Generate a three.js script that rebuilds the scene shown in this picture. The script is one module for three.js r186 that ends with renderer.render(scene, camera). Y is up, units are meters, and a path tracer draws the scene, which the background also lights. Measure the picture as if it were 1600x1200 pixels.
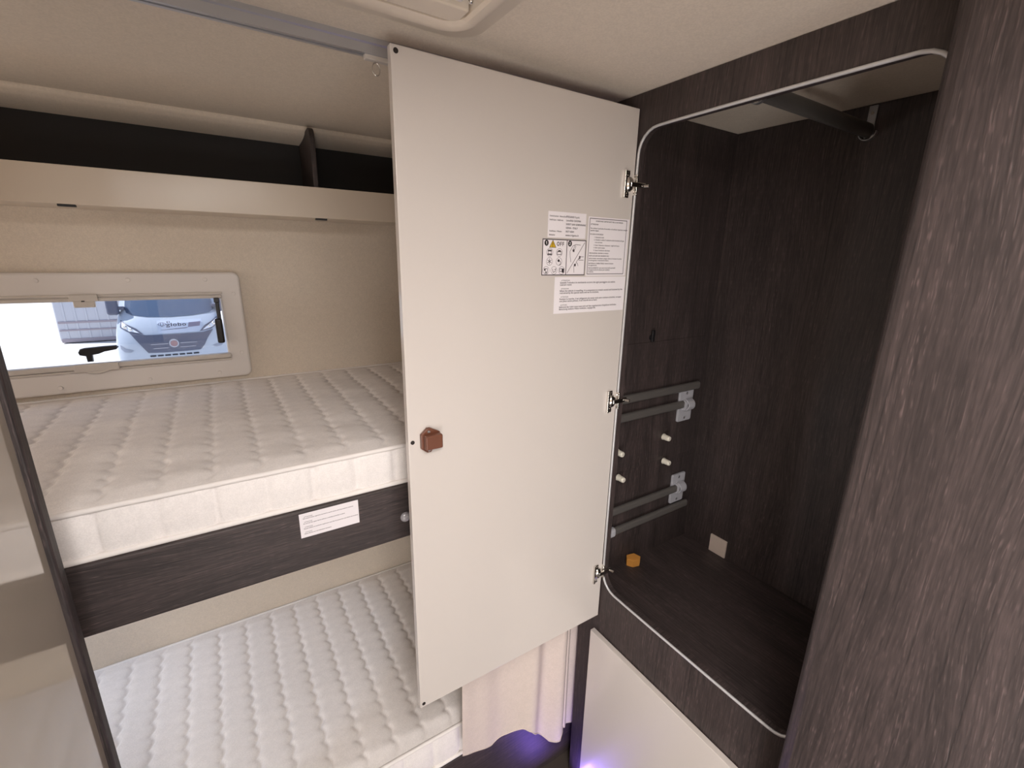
import * as THREE from 'three';
import { RoundedBoxGeometry } from 'three/addons/geometries/RoundedBoxGeometry.js';
import { mergeGeometries, mergeVertices, toCreasedNormals } from 'three/addons/utils/BufferGeometryUtils.js';
import { RectAreaLightUniformsLib } from 'three/addons/lights/RectAreaLightUniformsLib.js';

RectAreaLightUniformsLib.init();
const scene = new THREE.Scene();
const renderer = new THREE.WebGLRenderer({ antialias: true });
renderer.toneMapping = THREE.LinearToneMapping;
renderer.toneMappingExposure = 0.95;
renderer.shadowMap.enabled = true;

// ---------- camera ----------
const camera = new THREE.PerspectiveCamera(80.07, 4 / 3, 0.02, 200);
camera.position.set(0, 1.62, 0);
camera.rotation.order = 'YXZ';
camera.rotation.set(-0.272067, -0.573221, 0.018996);
scene.add(camera);

// ---------- sky and sun ----------
scene.background = new THREE.Color().setRGB(0.62, 0.78, 1.05);
const sun = new THREE.DirectionalLight(new THREE.Color().setRGB(1.0, 0.96, 0.9), 9);
sun.position.set(-12, 17, -14); sun.target.position.set(-1, -1, -10);
sun.castShadow = true; sun.shadow.mapSize.set(2048, 2048);
Object.assign(sun.shadow.camera, { left: -20, right: 20, top: 20, bottom: -20, near: 1, far: 70 });
scene.add(sun, sun.target);

// ---------- random and noise ----------
let seed = 7;
const rnd = () => { seed = (seed * 1664525 + 1013904223) >>> 0; return seed / 4294967296; };
function lattice(nx, ny) { const a = new Float32Array(nx * ny); for (let i = 0; i < a.length; i++) a[i] = rnd(); return { a, nx, ny }; }
function noiseAt(L, x, y) {            // periodic value noise, x and y in cells
  const { a, nx, ny } = L; let i = Math.floor(x), j = Math.floor(y); let fx = x - i, fy = y - j;
  fx = fx * fx * (3 - 2 * fx); fy = fy * fy * (3 - 2 * fy);
  i = ((i % nx) + nx) % nx; j = ((j % ny) + ny) % ny; const i1 = (i + 1) % nx, j1 = (j + 1) % ny;
  const p = a[j * nx + i], q = a[j * nx + i1], r = a[j1 * nx + i], s = a[j1 * nx + i1];
  return (p + (q - p) * fx) * (1 - fy) + (r + (s - r) * fx) * fy;
}
function dataTex(w, h, f, colour) {
  const d = new Uint8Array(w * h * 4);
  for (let j = 0; j < h; j++) for (let i = 0; i < w; i++) {
    const c = f(i / w, j / h), k = (j * w + i) * 4;
    if (c.length) { d[k] = c[0]; d[k + 1] = c[1]; d[k + 2] = c[2]; } else d[k] = d[k + 1] = d[k + 2] = c;
    d[k + 3] = 255;
  }
  const t = new THREE.DataTexture(d, w, h); t.wrapS = t.wrapT = THREE.RepeatWrapping;
  t.magFilter = THREE.LinearFilter; t.minFilter = THREE.LinearMipmapLinearFilter; t.generateMipmaps = true;
  if (colour) t.colorSpace = THREE.SRGBColorSpace;
  t.needsUpdate = true; return t;
}
const clamp = (v, a, b) => Math.max(a, Math.min(b, v));

// ---------- textures (uv in metres) ----------
// dark oak laminate: u across the grain (0.5 m), v along the grain (1.25 m)
const WW = 1024, WH = 1024, NB = lattice(12, 3), NF = lattice(220, 26), NG = lattice(480, 80), NP = lattice(500, 90), NW = lattice(5, 4), NP2 = lattice(90, 10);
const woodField = new Float32Array(WW * WH);
for (let j = 0; j < WH; j++) for (let i = 0; i < WW; i++) {
  const v = j / WH, w = (noiseAt(NW, (i / WW) * 5, v * 4) - 0.5) * 0.06, u = i / WW + w;
  const band = noiseAt(NB, u * 12, v * 3) - 0.5, fine = noiseAt(NF, u * 220, v * 26) - 0.5, hair = noiseAt(NG, u * 480, v * 80) - 0.5;
  const vein = noiseAt(NP2, u * 90, v * 10), pore = noiseAt(NP, u * 500, v * 90);
  let t = band * 0.28 + fine * 0.36 + hair * 0.26 + (pore > 0.7 ? (pore - 0.7) * 1.1 : 0);
  if (pore > 0.62 && vein > 0.5) t += (pore - 0.62) * (vein - 0.5) * 2.6;
  woodField[j * WW + i] = t;
}
for (let q = 0; q < 46; q++) {         // long thin dark growth lines along the grain
  const u0 = rnd(), v0 = rnd(), len = 0.25 + 0.6 * rnd(), lean = (rnd() - 0.5) * 0.05, ph = rnd() * 6, deep = 0.16 + 0.3 * rnd(), wd = 0.8 + 1.4 * rnd();
  for (let j = 0; j < len * WH; j++) {
    const t = j / (len * WH), c = (u0 + lean * t + 0.008 * Math.sin(ph + t * 5)) * WW, f = deep * Math.sin(Math.PI * t);
    for (let d = -4; d <= 4; d++) { const x = Math.round(c) + d, e = (x - c) / wd, jj = (Math.floor(v0 * WH) + j) % WH; woodField[jj * WW + ((x % WW) + WW) % WW] -= f * Math.exp(-e * e); }
  }
}
const wf = (u, v) => woodField[Math.floor(v * WH) * WW + Math.floor(u * WW)];
const woodMap = dataTex(WW, WH, (u, v) => { const t = 1 + wf(u, v) * 0.9; return [clamp(57 * t, 0, 255), clamp(48 * t, 0, 255), clamp(47 * t, 0, 255)]; }, true);
const woodBump = dataTex(WW, WH, (u, v) => clamp(128 + wf(u, v) * 190, 0, 255));
for (const t of [woodMap, woodBump]) t.repeat.set(1 / 0.5, 1 / 1.25);
// fine woven wall covering
const NC = lattice(128, 128), NC2 = lattice(32, 32);
const weave = dataTex(512, 512, (u, v) => clamp(128 + (noiseAt(NC, u * 128, v * 128) - 0.5) * 120 + Math.sin(u * 128 * Math.PI) * Math.sin(v * 128 * Math.PI) * 50, 0, 255));
weave.repeat.set(1 / 0.16, 1 / 0.16);
const weaveTint = dataTex(512, 512, (u, v) => { const t = 1 + (noiseAt(NC, u * 128, v * 128) - 0.5) * 0.05 + (noiseAt(NC2, u * 32, v * 32) - 0.5) * 0.015; return [clamp(219 * t, 0, 255), clamp(206 * t, 0, 255), clamp(190 * t, 0, 255)]; }, true);
weaveTint.repeat.set(1 / 0.3, 1 / 0.3);
// knitted mattress ticking
const NK = lattice(200, 200);
const knit = dataTex(512, 512, (u, v) => clamp(128 + (noiseAt(NK, u * 200, v * 200) - 0.5) * 150, 0, 255));
knit.repeat.set(1 / 0.3, 1 / 0.3);
const knitTint = dataTex(512, 512, (u, v) => { const t = 1 + (noiseAt(NK, u * 200, v * 200) - 0.5) * 0.05 + (noiseAt(NC2, u * 32, v * 32) - 0.5) * 0.02; return [clamp(238 * t, 0, 255), clamp(232 * t, 0, 255), clamp(229 * t, 0, 255)]; }, true);
knitTint.repeat.set(1 / 0.3, 1 / 0.3);
// raised dots woven into the mattress border
const dots = dataTex(256, 256, (u, v) => {
  const gx = u * 8, gy = v * 8, i = Math.floor(gx), j = Math.floor(gy), h = Math.sin(i * 12.9 + j * 78.2) * 43758.5, k = h - Math.floor(h);
  const dx = gx - i - 0.5, dy = gy - j - 0.5; return k > 0.45 && dx * dx + dy * dy < 0.035 ? 205 : 110 + noiseAt(NK, u * 200, v * 200) * 40;
});
dots.repeat.set(1 / 0.1, 1 / 0.1);

// ---------- materials ----------
const mat = (o) => new THREE.MeshPhysicalMaterial(o);
const rgb = (r, g, b) => new THREE.Color().setRGB(r, g, b);
const css = (s) => new THREE.Color(s);
const M = {
  wood: mat({ map: woodMap, bumpMap: woodBump, bumpScale: 0.0004, roughness: 0.55 }),
  wall: mat({ map: weaveTint, bumpMap: weave, bumpScale: 0.00006, roughness: 0.85 }),
  ceiling: mat({ map: weaveTint, bumpMap: weave, bumpScale: 0.00006, roughness: 0.85 }),
  cream: mat({ color: css('#cdc5bf'), roughness: 0.32, clearcoat: 0.5, clearcoatRoughness: 0.12 }),
  gloss: mat({ color: css('#b9ac9b'), roughness: 0.1, clearcoat: 0.8, clearcoatRoughness: 0.06 }),
  shelfCream: mat({ color: css('#d2c4b3'), roughness: 0.4, clearcoat: 0.4, clearcoatRoughness: 0.2 }),
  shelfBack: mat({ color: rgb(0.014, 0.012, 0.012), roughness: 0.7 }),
  plastic: mat({ color: css('#dcd5d0'), roughness: 0.45 }),
  plasticGrey: mat({ color: css('#c9c1b9'), roughness: 0.4 }),
  hatchPlastic: mat({ color: css('#dccfbf'), roughness: 0.4 }),
  black: mat({ color: css('#18171a'), roughness: 0.4 }),
  darkHole: mat({ color: css('#1c1310'), roughness: 0.5 }),
  chrome: mat({ color: rgb(0.72, 0.69, 0.65), metalness: 1, roughness: 0.18 }),
  steel: mat({ color: rgb(0.5, 0.5, 0.52), metalness: 0.9, roughness: 0.32 }),
  alu: mat({ color: rgb(0.52, 0.53, 0.56), metalness: 0.75, roughness: 0.4 }),
  edging: mat({ color: css('#c4c3c4'), roughness: 0.35, metalness: 0.25 }),
  tube: mat({ color: css('#66625f'), roughness: 0.4, metalness: 0.3 }),
  clip: mat({ color: css('#a7a6ac'), roughness: 0.42 }),
  peg: mat({ color: css('#e2dccd'), roughness: 0.45 }),
  brown: mat({ color: css('#69402f'), roughness: 0.35 }),
  foam: mat({ color: css('#c98a3c'), roughness: 0.9 }),
  paper: mat({ color: css('#cdbcb0'), roughness: 0.85 }),
  ticking: mat({ map: knitTint, bumpMap: knit, bumpScale: 0.0002, roughness: 0.9 }),
  border: mat({ map: knitTint, bumpMap: dots, bumpScale: 0.0005, roughness: 0.85 }),
  piping: mat({ color: css('#ebe5e1'), roughness: 0.7 }),
  curtain: mat({ map: knitTint, bumpMap: knit, bumpScale: 0.0003, roughness: 0.9, color: css('#dfd5cf') }),
  pane: mat({ color: rgb(0.86, 0.88, 0.93), transmission: 1, thickness: 0, roughness: 0.0, ior: 1.49 }),
  floor: mat({ color: css('#4a413b'), roughness: 0.6 }),
  vanWhite: mat({ color: rgb(0.42, 0.47, 0.55), roughness: 0.3, clearcoat: 0.6 }),
  vanGlass: mat({ color: rgb(0.06, 0.09, 0.15), roughness: 0.08, clearcoat: 0.8 }),
  vanDark: mat({ color: rgb(0.09, 0.1, 0.15), roughness: 0.5 }),
  vanSlot: mat({ color: rgb(0.015, 0.017, 0.025), roughness: 0.6 }),
  vanBar: mat({ color: rgb(0.35, 0.37, 0.43), roughness: 0.25, metalness: 0.4 }),
  lampClear: mat({ color: rgb(0.75, 0.78, 0.84), roughness: 0.12, clearcoat: 1 }),
  emblemRed: mat({ color: rgb(0.3, 0.17, 0.18), roughness: 0.3 }),
  asphalt: mat({ color: rgb(0.62, 0.6, 0.57), roughness: 0.95 }),
  trailer: mat({ color: rgb(0.56, 0.56, 0.6), roughness: 0.5 }),
  trailerBand: mat({ color: rgb(0.36, 0.31, 0.34), roughness: 0.6 }),
};

// ---------- helpers ----------
const counts = {};
function numbered(n) { const k = counts[n] = (counts[n] ?? -1) + 1; return k ? n + '_' + String(k).padStart(3, '0') : n; }
function metreUV(g, grain = 'y') {      // box mapping in metres; v runs along the grain axis
  const p = g.attributes.position, n = g.attributes.normal, uv = new Float32Array(p.count * 2);
  for (let i = 0; i < p.count; i++) {
    const P = { x: p.getX(i), y: p.getY(i), z: p.getZ(i) }, ax = Math.abs(n.getX(i)), ay = Math.abs(n.getY(i)), az = Math.abs(n.getZ(i));
    const nrm = ax >= ay && ax >= az ? 'x' : ay >= az ? 'y' : 'z';
    let along = grain === nrm ? (grain === 'x' ? 'y' : 'x') : grain;
    const across = ['x', 'y', 'z'].find((k) => k !== nrm && k !== along);
    uv[2 * i] = P[across] + 0.17 * (nrm === 'x' ? 1 : nrm === 'y' ? 2 : 3); uv[2 * i + 1] = P[along];
  }
  g.setAttribute('uv', new THREE.BufferAttribute(uv, 2)); return g;
}
function bx(x0, x1, y0, y1, z0, z1, r = 0.0015, seg = 1) {
  const w = x1 - x0, h = y1 - y0, d = z1 - z0; r = Math.min(r, w * 0.45, h * 0.45, d * 0.45);
  const g = r > 0 ? new RoundedBoxGeometry(w, h, d, seg, r) : new THREE.BoxGeometry(w, h, d);
  g.translate((x0 + x1) / 2, (y0 + y1) / 2, (z0 + z1) / 2); return g;
}
function cyl(r0, r1, h, at, dir = [0, 1, 0], seg = 20) {
  const g = new THREE.CylinderGeometry(r1, r0, h, seg); g.translate(0, h / 2, 0);
  g.applyQuaternion(new THREE.Quaternion().setFromUnitVectors(new THREE.Vector3(0, 1, 0), new THREE.Vector3(...dir).normalize())); g.translate(...at); return g;
}
const V3 = (a) => new THREE.Vector3(...a);
function tube(pts, r, seg = 40, closed = false, rad = 8) { return new THREE.TubeGeometry(new THREE.CatmullRomCurve3(pts.map(V3), closed, 'centripetal'), seg, r, rad, closed); }
function merged(list) { list = list.map((g) => { const q = g.index ? g.toNonIndexed() : g; for (const k of Object.keys(q.attributes)) if (!['position', 'normal'].includes(k)) q.deleteAttribute(k); return q; }); return list.length > 1 ? mergeGeometries(list) : list[0]; }
function part(name, geos, m, parent, grain = 'y', label) {
  const g = metreUV(merged([].concat(geos)), grain), o = new THREE.Mesh(g, m);
  o.name = name; o.castShadow = o.receiveShadow = true; if (label) o.userData.label = label; parent.add(o); return o;
}
function thing(name, label, category, group, at = [0, 0, 0]) {
  const o = new THREE.Group(); o.name = numbered(name); o.userData = { label, category }; if (group) o.userData.group = group; o.position.set(...at); scene.add(o); return o;
}
function one(name, geos, m, label, category, group, grain) { const o = part(numbered(name), geos, m, scene, grain); o.userData = { label, category }; if (group) o.userData.group = group; return o; }
function struct(name, geos, m, label, category, grain) { const o = part(name, geos, m, scene, grain); o.userData = { kind: 'structure', label, category }; return o; }
function structGroup(name, label, category) { const o = new THREE.Group(); o.name = name; o.userData = { kind: 'structure', label, category }; scene.add(o); return o; }
function rrect(shape, x0, x1, y0, y1, r) {
  shape.moveTo(x0 + r, y0); shape.lineTo(x1 - r, y0); shape.absarc(x1 - r, y0 + r, r, -Math.PI / 2, 0); shape.lineTo(x1, y1 - r); shape.absarc(x1 - r, y1 - r, r, 0, Math.PI / 2);
  shape.lineTo(x0 + r, y1); shape.absarc(x0 + r, y1 - r, r, Math.PI / 2, Math.PI); shape.lineTo(x0, y0 + r); shape.absarc(x0 + r, y0 + r, r, Math.PI, Math.PI * 1.5); return shape;
}
const poly = (pts) => { const s = new THREE.Shape(); pts.forEach(([x, y], i) => (i ? s.lineTo(x, y) : s.moveTo(x, y))); s.closePath(); return s; };
function ext(shape, depth, bevel = 0, curve = 10) {
  return new THREE.ExtrudeGeometry(shape, { depth: depth - 2 * bevel, bevelEnabled: bevel > 0, bevelSize: bevel, bevelThickness: bevel, bevelOffset: -bevel, bevelSegments: 2, curveSegments: curve }).translate(0, 0, bevel);
}
// shape drawn in (z, y), extruded along +x from x0
function extX(shape, x0, depth, bevel = 0, curve = 10) { const g = ext(shape, depth, bevel, curve); g.applyMatrix4(new THREE.Matrix4().makeBasis(new THREE.Vector3(0, 0, 1), new THREE.Vector3(0, 1, 0), new THREE.Vector3(-1, 0, 0))); g.translate(x0 + depth, 0, 0); return g; }
// shape drawn in (x, z), extruded along +y from y0
function extY(shape, y0, depth, bevel = 0, curve = 10) { const g = ext(shape, depth, bevel, curve); g.applyMatrix4(new THREE.Matrix4().makeBasis(new THREE.Vector3(1, 0, 0), new THREE.Vector3(0, 0, 1), new THREE.Vector3(0, -1, 0))); g.translate(0, y0 + depth, 0); return g; }

// =====================================================================
// THE SETTING
// =====================================================================
const H = 1.972, FY = -0.15, ZB = -1.745, XL = -1.45, XR = 1.345, ZF = 1.6;
struct('floor', bx(XL - 0.05, XR + 0.05, FY - 0.05, FY, ZB - 0.035, ZF + 0.05, 0), M.floor, 'plain brown camper floor below the bunks', 'floor', 'x');
{ // ceiling with the roof hatch opening
  const s = rrect(new THREE.Shape(), XL - 0.05, XR + 0.05, ZB - 0.035, ZF + 0.05, 0.001), h = rrect(new THREE.Path(), -0.035, 0.365, -0.734, -0.334, 0.03); s.holes.push(h);
  struct('ceiling', extY(s, H, 0.05), M.ceiling, 'beige fabric-covered ceiling over the bunks and wardrobe', 'ceiling');
}
const WIN = { x0: -0.79, x1: 0.013, y0: 1.3, y1: 1.478 };
{
  const s = poly([[XL - 0.05, FY], [XR + 0.05, FY], [XR + 0.05, H], [XL - 0.05, H]]); s.holes.push(rrect(new THREE.Path(), WIN.x0 - 0.004, WIN.x1 + 0.004, WIN.y0 - 0.022, WIN.y1 + 0.004, 0.008));
  struct('wall_back', ext(s, 0.035).translate(0, 0, ZB - 0.035), M.wall, 'cream wall behind the bunks with the long window', 'wall');
}
struct('wall_left', bx(XL - 0.05, XL, FY, H, ZB, ZF, 0), M.wall, 'cream end wall at the far left of the bunks', 'wall');
struct('wall_right', bx(XR, XR + 0.05, FY, H, ZB, ZF, 0), M.wall, 'cream end wall behind the wardrobe', 'wall');
struct('wall_front', bx(XL - 0.05, XR + 0.05, FY, H, ZF, ZF + 0.05, 0), M.wall, 'cream wall behind the viewer', 'wall');
{ // glossy partition beside the bunks
  const g = structGroup('wall_partition', 'glossy beige partition panel with a dark edge post at left', 'partition');
  part('panel', bx(XL, -0.2465, FY, H, -0.83, ZF, 0.001), M.gloss, g);
  const pts = []; // rounded post with a groove, seen in (x, z)
  const s = new THREE.Shape();
  s.moveTo(-0.275, -0.85); s.lineTo(-0.250, -0.85); s.absarc(-0.250, -0.843, 0.007, -Math.PI / 2, 0); s.lineTo(-0.243, -0.836); s.absarc(-0.2415, -0.8335, 0.0025, -Math.PI / 2, 0);
  s.lineTo(-0.239, -0.815); s.absarc(-0.243, -0.815, 0.004, 0, Math.PI / 2); s.lineTo(-0.275, -0.811); s.closePath();
  part('edge_post', extY(s, FY, H - FY - 0.002), M.wood, g, 'y', 'dark wood-look edge post with a rounded nose');
}
{ // wood column at the right, in front of the wardrobe's near side
  const x0 = 0.74, r = 0.03, z0 = -0.252, s = new THREE.Shape();
  s.moveTo(XR, z0); s.lineTo(x0 + r, z0); s.absarc(x0 + r, z0 + r, r, -Math.PI / 2, -Math.PI, true); s.lineTo(x0, ZF); s.lineTo(XR, ZF); s.closePath();
  const g = extY(s, FY, H - FY - 0.002, 0, 16);
  struct('wall_column', toCreasedNormals(g, 0.7), M.wood, 'dark wood-grain partition with a rounded edge at the right', 'partition', 'y');
}
{ // rounded cove between ceiling and shelf back
  const s = new THREE.Shape(); s.moveTo(-1.573, H);
  for (const [z, d] of [[-1.5735, 0.004], [-1.576, 0.0085], [-1.581, 0.013], [-1.589, 0.017], [-1.6, 0.0205], [-1.615, 0.0235], [-1.635, 0.026], [-1.66, 0.028], [-1.7, 0.0295]]) s.lineTo(z, H - d);
  s.lineTo(-1.705, H); s.closePath();
  struct('trim_1', toCreasedNormals(extX(s, XL, XR - XL), 0.6), M.ceiling, 'padded beige strip where the ceiling turns down above the shelf', 'trim', 'x');
}

// ---------- window ----------
{
  const w = structGroup('window_1', 'long low camper window with white plastic frame above the upper mattress', 'window');
  const s = rrect(new THREE.Shape(), WIN.x0 - 0.06, 0.072, 1.221, 1.556, 0.02); s.holes.push(rrect(new THREE.Path(), WIN.x0, WIN.x1, WIN.y0 - 0.018, WIN.y1, 0.006));
  part('frame', ext(s, 0.024, 0.006).translate(0, 0, ZB), M.plastic, w, 'x');
  const lip = rrect(new THREE.Shape(), WIN.x0 - 0.003, WIN.x1 + 0.003, WIN.y0 - 0.021, WIN.y1 + 0.003, 0.007); lip.holes.push(rrect(new THREE.Path(), WIN.x0 + 0.002, WIN.x1 - 0.001, WIN.y0 - 0.019, WIN.y1 - 0.001, 0.006));
  part('reveal', ext(lip, 0.05).translate(0, 0, ZB - 0.048), M.plastic, w, 'x');
  part('pane', bx(WIN.x0 - 0.02, WIN.x1 + 0.02, WIN.y0 - 0.04, WIN.y1 + 0.02, ZB - 0.054, ZB - 0.05, 0), M.pane, w, 'x', 'clear acrylic pane');
  const top = part('blind_rail', [bx(WIN.x0 - 0.004, WIN.x1 + 0.004, 1.4775, 1.4875, ZB + 0.006, ZB + 0.03, 0.003, 2), bx(WIN.x0 - 0.004, WIN.x1 + 0.006, 1.4895, 1.4965, ZB + 0.01, ZB + 0.028, 0.002, 2)], M.plasticGrey, w, 'x');
  part('pull_tab', [bx(-0.338, -0.277, 1.478, 1.4975, ZB + 0.02, ZB + 0.034, 0.003, 2), bx(-0.331, -0.285, 1.4615, 1.48, ZB + 0.022, ZB + 0.034, 0.003, 2)], M.plasticGrey, top, 'x');
  part('tab_hole', bx(-0.313, -0.306, 1.4775, 1.4805, ZB + 0.0335, ZB + 0.0345, 0), M.darkHole, top, 'x');
  const bot = part('blind_rail', [bx(WIN.x0 - 0.004, WIN.x1 + 0.008, 1.2865, 1.3015, ZB + 0.006, ZB + 0.032, 0.005, 3), bx(WIN.x0 - 0.004, WIN.x1 + 0.008, 1.279, 1.2855, ZB + 0.01, ZB + 0.028, 0.002, 2)], M.plasticGrey, w, 'x');
  const bs = new THREE.Shape(); bs.moveTo(-0.348, 1.284); bs.quadraticCurveTo(-0.312, 1.262, -0.28, 1.284); bs.closePath();
  part('pull_tab', [bx(-0.362, -0.262, 1.28, 1.3035, ZB + 0.02, ZB + 0.037, 0.004, 2), ext(bs, 0.014, 0.003).translate(0, 0, ZB + 0.022)], M.plasticGrey, bot, 'x');
  // friction stay at the right and latch lever at the left, both black plastic
  part('window_stay', [bx(-0.0035, 0.0075, 1.395, 1.476, ZB + 0.022, ZB + 0.034, 0.003, 2), bx(-0.006, 0.009, 1.464, 1.479, ZB + 0.02, ZB + 0.038, 0.003, 2), bx(-0.0115, 0.0085, 1.337, 1.415, ZB + 0.022, ZB + 0.04, 0.006, 3), cyl(0.006, 0.006, 0.004, [-0.002, 1.348, ZB + 0.038], [0, 0, 1])], M.black, w, 'y', 'black window stay');
  const lev = ext(poly([[-0.352, 1.322], [-0.354, 1.33], [-0.349, 1.339], [-0.34, 1.3415], [-0.3, 1.3435], [-0.268, 1.344], [-0.2625, 1.339], [-0.268, 1.3325], [-0.296, 1.328], [-0.31, 1.3225], [-0.324, 1.3205], [-0.325, 1.301], [-0.338, 1.301], [-0.339, 1.318]]), 0.016, 0.003).translate(0, 0, ZB - 0.026);
  part('latch_lever', [lev, cyl(0.005, 0.005, 0.004, [-0.345, 1.331, ZB - 0.012], [0, 0, 1])], M.black, w, 'x', 'black latch lever');
  for (const [x, y] of [[-0.62, 1.535], [-0.395, 1.535], [-0.205, 1.535], [-0.02, 1.534], [0.05, 1.49], [0.05, 1.3], [-0.02, 1.24], [-0.2, 1.24], [-0.4, 1.24]])
    part('screw_cap', cyl(0.006, 0.005, 0.0022, [x, y, ZB + 0.0235], [0, 0, 1], 14), M.plastic, w);
}

// =====================================================================
// UNSEEN LAMPS AND ADDED FILL
// =====================================================================
{ // unseen ceiling panel above the viewer, placed to light door, column and bunks
  const l = thing('unseen_ceiling_lamp', 'unseen square ceiling panel above the aisle, placed to light door, column and bunks', 'lamp', null, [0.17, H, 0.12]);
  part('lamp_frame', bx(-0.17, 0.17, -0.01, 0, -0.17, 0.17, 0.003), M.plastic, l);
  part('diffuser', bx(-0.155, 0.155, -0.013, -0.0095, -0.155, 0.155, 0.001), mat({ color: rgb(0.9, 0.88, 0.84), roughness: 0.6, emissive: rgb(1, 0.92, 0.84), emissiveIntensity: 3 }), l, 'y', 'glowing diffuser');
  const a = new THREE.RectAreaLight(rgb(1.0, 0.95, 0.93), 33, 0.3, 0.3); a.position.set(0, -0.016, 0); a.rotation.x = -Math.PI / 2; l.add(a);
}
{ // unseen long ceiling lamp behind the viewer, placed to light column and shelf front
  const l = thing('unseen_aisle_lamp', 'unseen long ceiling lamp behind the viewer, placed to light column and shelf front', 'lamp', null, [-0.085, H, 0.62]);
  part('lamp_frame', bx(-0.15, 0.15, -0.01, 0, -0.42, 0.42, 0.003), M.plastic, l);
  part('diffuser', bx(-0.135, 0.135, -0.013, -0.0095, -0.405, 0.405, 0.001), mat({ color: rgb(0.9, 0.88, 0.84), roughness: 0.6, emissive: rgb(1, 0.94, 0.88), emissiveIntensity: 2 }), l, 'y', 'glowing diffuser');
  const a = new THREE.RectAreaLight(rgb(1.0, 0.96, 0.93), 30, 0.26, 0.8); a.position.set(0, -0.016, 0); a.rotation.x = -Math.PI / 2; l.add(a);
}
{ // added frontal fill panel behind the viewer, standing in for daylight
  const l = thing('added_fill_panel', 'added frontal fill panel behind the viewer, standing in for daylight', 'lamp', null, [0.2, 0.36, ZF]);
  part('housing', bx(-0.305, 0.305, -0.3, 0.3, -0.02, 0, 0.004), M.plastic, l);
  part('diffuser', bx(-0.29, 0.29, -0.285, 0.285, -0.026, -0.0195, 0.002), mat({ color: rgb(0.9, 0.9, 0.9), roughness: 0.6, emissive: rgb(1, 0.96, 0.92), emissiveIntensity: 1.5 }), l, 'y', 'glowing diffuser');
  const a = new THREE.RectAreaLight(rgb(0.98, 0.98, 1.0), 8, 0.56, 0.54); a.position.set(0, 0, -0.03); l.add(a);
}
{ // unseen low panel behind the viewer, placed to light column and lower door
  const l = thing('unseen_side_panel', 'unseen low panel on the left partition, placed to light column and lower door', 'lamp', null, [-0.2465, 0.48, 0.62]);
  part('housing', bx(0, 0.02, -0.37, 0.37, -0.27, 0.27, 0.004), M.plastic, l);
  part('diffuser', bx(0.0195, 0.026, -0.355, 0.355, -0.255, 0.255, 0.002), mat({ color: rgb(0.9, 0.9, 0.9), roughness: 0.6, emissive: rgb(1, 0.96, 0.92), emissiveIntensity: 1.5 }), l, 'y', 'glowing diffuser');
  const a = new THREE.RectAreaLight(rgb(1.0, 0.96, 0.94), 16, 0.5, 0.7); a.position.set(0.03, 0, 0); a.rotation.y = -Math.PI / 2; l.add(a);
}
for (const [x, y, z, way, power, tint, label] of [[XL, 1.58, -1.2, 1, 0.42, [1.0, 0.96, 0.93], 'unseen globe lamp left of the upper bunk, placed to light its mattress and wall'], [XL, 0.74, -1.2, 1, 0.55, [0.8, 0.88, 1.0], 'unseen globe lamp left of the lower bunk, placed to light its mattress']]) {  // unseen globes at the left end, placed to light both bunks
  const l = thing('unseen_bunk_lamp', label, 'lamp', 'unseen bunk lamps', [x, y, z]);
  part('wall_plate', cyl(0.035, 0.035, 0.012, [0, 0, 0], [way, 0, 0], 24), M.plastic, l);
  part('arm', cyl(0.008, 0.008, 0.12, [way * 0.01, 0, 0], [way, 0, 0], 12), M.plastic, l);
  part('globe', new THREE.SphereGeometry(0.04, 24, 16).translate(way * 0.165, 0, 0), mat({ color: rgb(0.9, 0.88, 0.84), roughness: 0.6, emissive: rgb(1, 0.92, 0.84), emissiveIntensity: 3 }), l, 'y', 'glowing globe');
  const p = new THREE.PointLight(rgb(...tint), power, 0, 2); p.position.set(way * 0.165, 0, 0); p.castShadow = true; p.shadow.radius = 1.8; l.add(p);
}
{ // unseen spot under the upper bunk, placed to cast the cool patch below
  const l = thing('unseen_spot', 'unseen small spot under the upper bunk, placed to cast the cool patch below', 'lamp', null, [-0.56, 0.93, -1.6]);
  const dir = V3([0.42, -1, 0.06]).normalize();
  part('shell', cyl(0.028, 0.02, 0.035, [-dir.x * -0.0, 0, 0], dir.clone().negate().toArray(), 24), M.plastic, l);
  part('mount', cyl(0.008, 0.008, 0.04, [-dir.x * 0.02, -dir.y * 0.02, -dir.z * 0.02], [0, 1, 0], 12), M.plastic, l);
  part('lens', cyl(0.022, 0.022, 0.002, dir.clone().multiplyScalar(0.001).toArray(), dir.toArray(), 24), mat({ color: rgb(0.9, 0.92, 1), emissive: rgb(0.8, 0.87, 1), emissiveIntensity: 3 }), l, 'y', 'glowing lens');
  const s = new THREE.SpotLight(rgb(0.6, 0.75, 1.0), 0.5, 0, 0.62, 0.1, 2); s.position.copy(dir).multiplyScalar(0.006); s.target.position.copy(dir); s.castShadow = true; s.shadow.radius = 0.5; l.add(s, s.target);
}
{ // unseen violet light at floor level, placed to tint the lower door
  const l = thing('unseen_violet_light', 'unseen small violet light by the wardrobe foot, placed to tint the lower door', 'lamp', null, [0.782, FY, -0.815]);
  part('housing', bx(-0.045, 0.045, 0, 0.012, -0.055, 0.055, 0.003), M.black, l);
  part('led_window', bx(-0.038, 0.038, 0.011, 0.0145, -0.048, 0.048, 0.001), mat({ color: rgb(0.5, 0.3, 0.9), emissive: rgb(0.25, 0.12, 1), emissiveIntensity: 1.5 }), l, 'x', 'glowing violet window');
  const a = new THREE.RectAreaLight(rgb(0.3, 0.17, 1.0), 28, 0.07, 0.09); a.position.set(0, 0.018, 0); a.rotation.x = Math.PI / 2; l.add(a);
}

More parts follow.
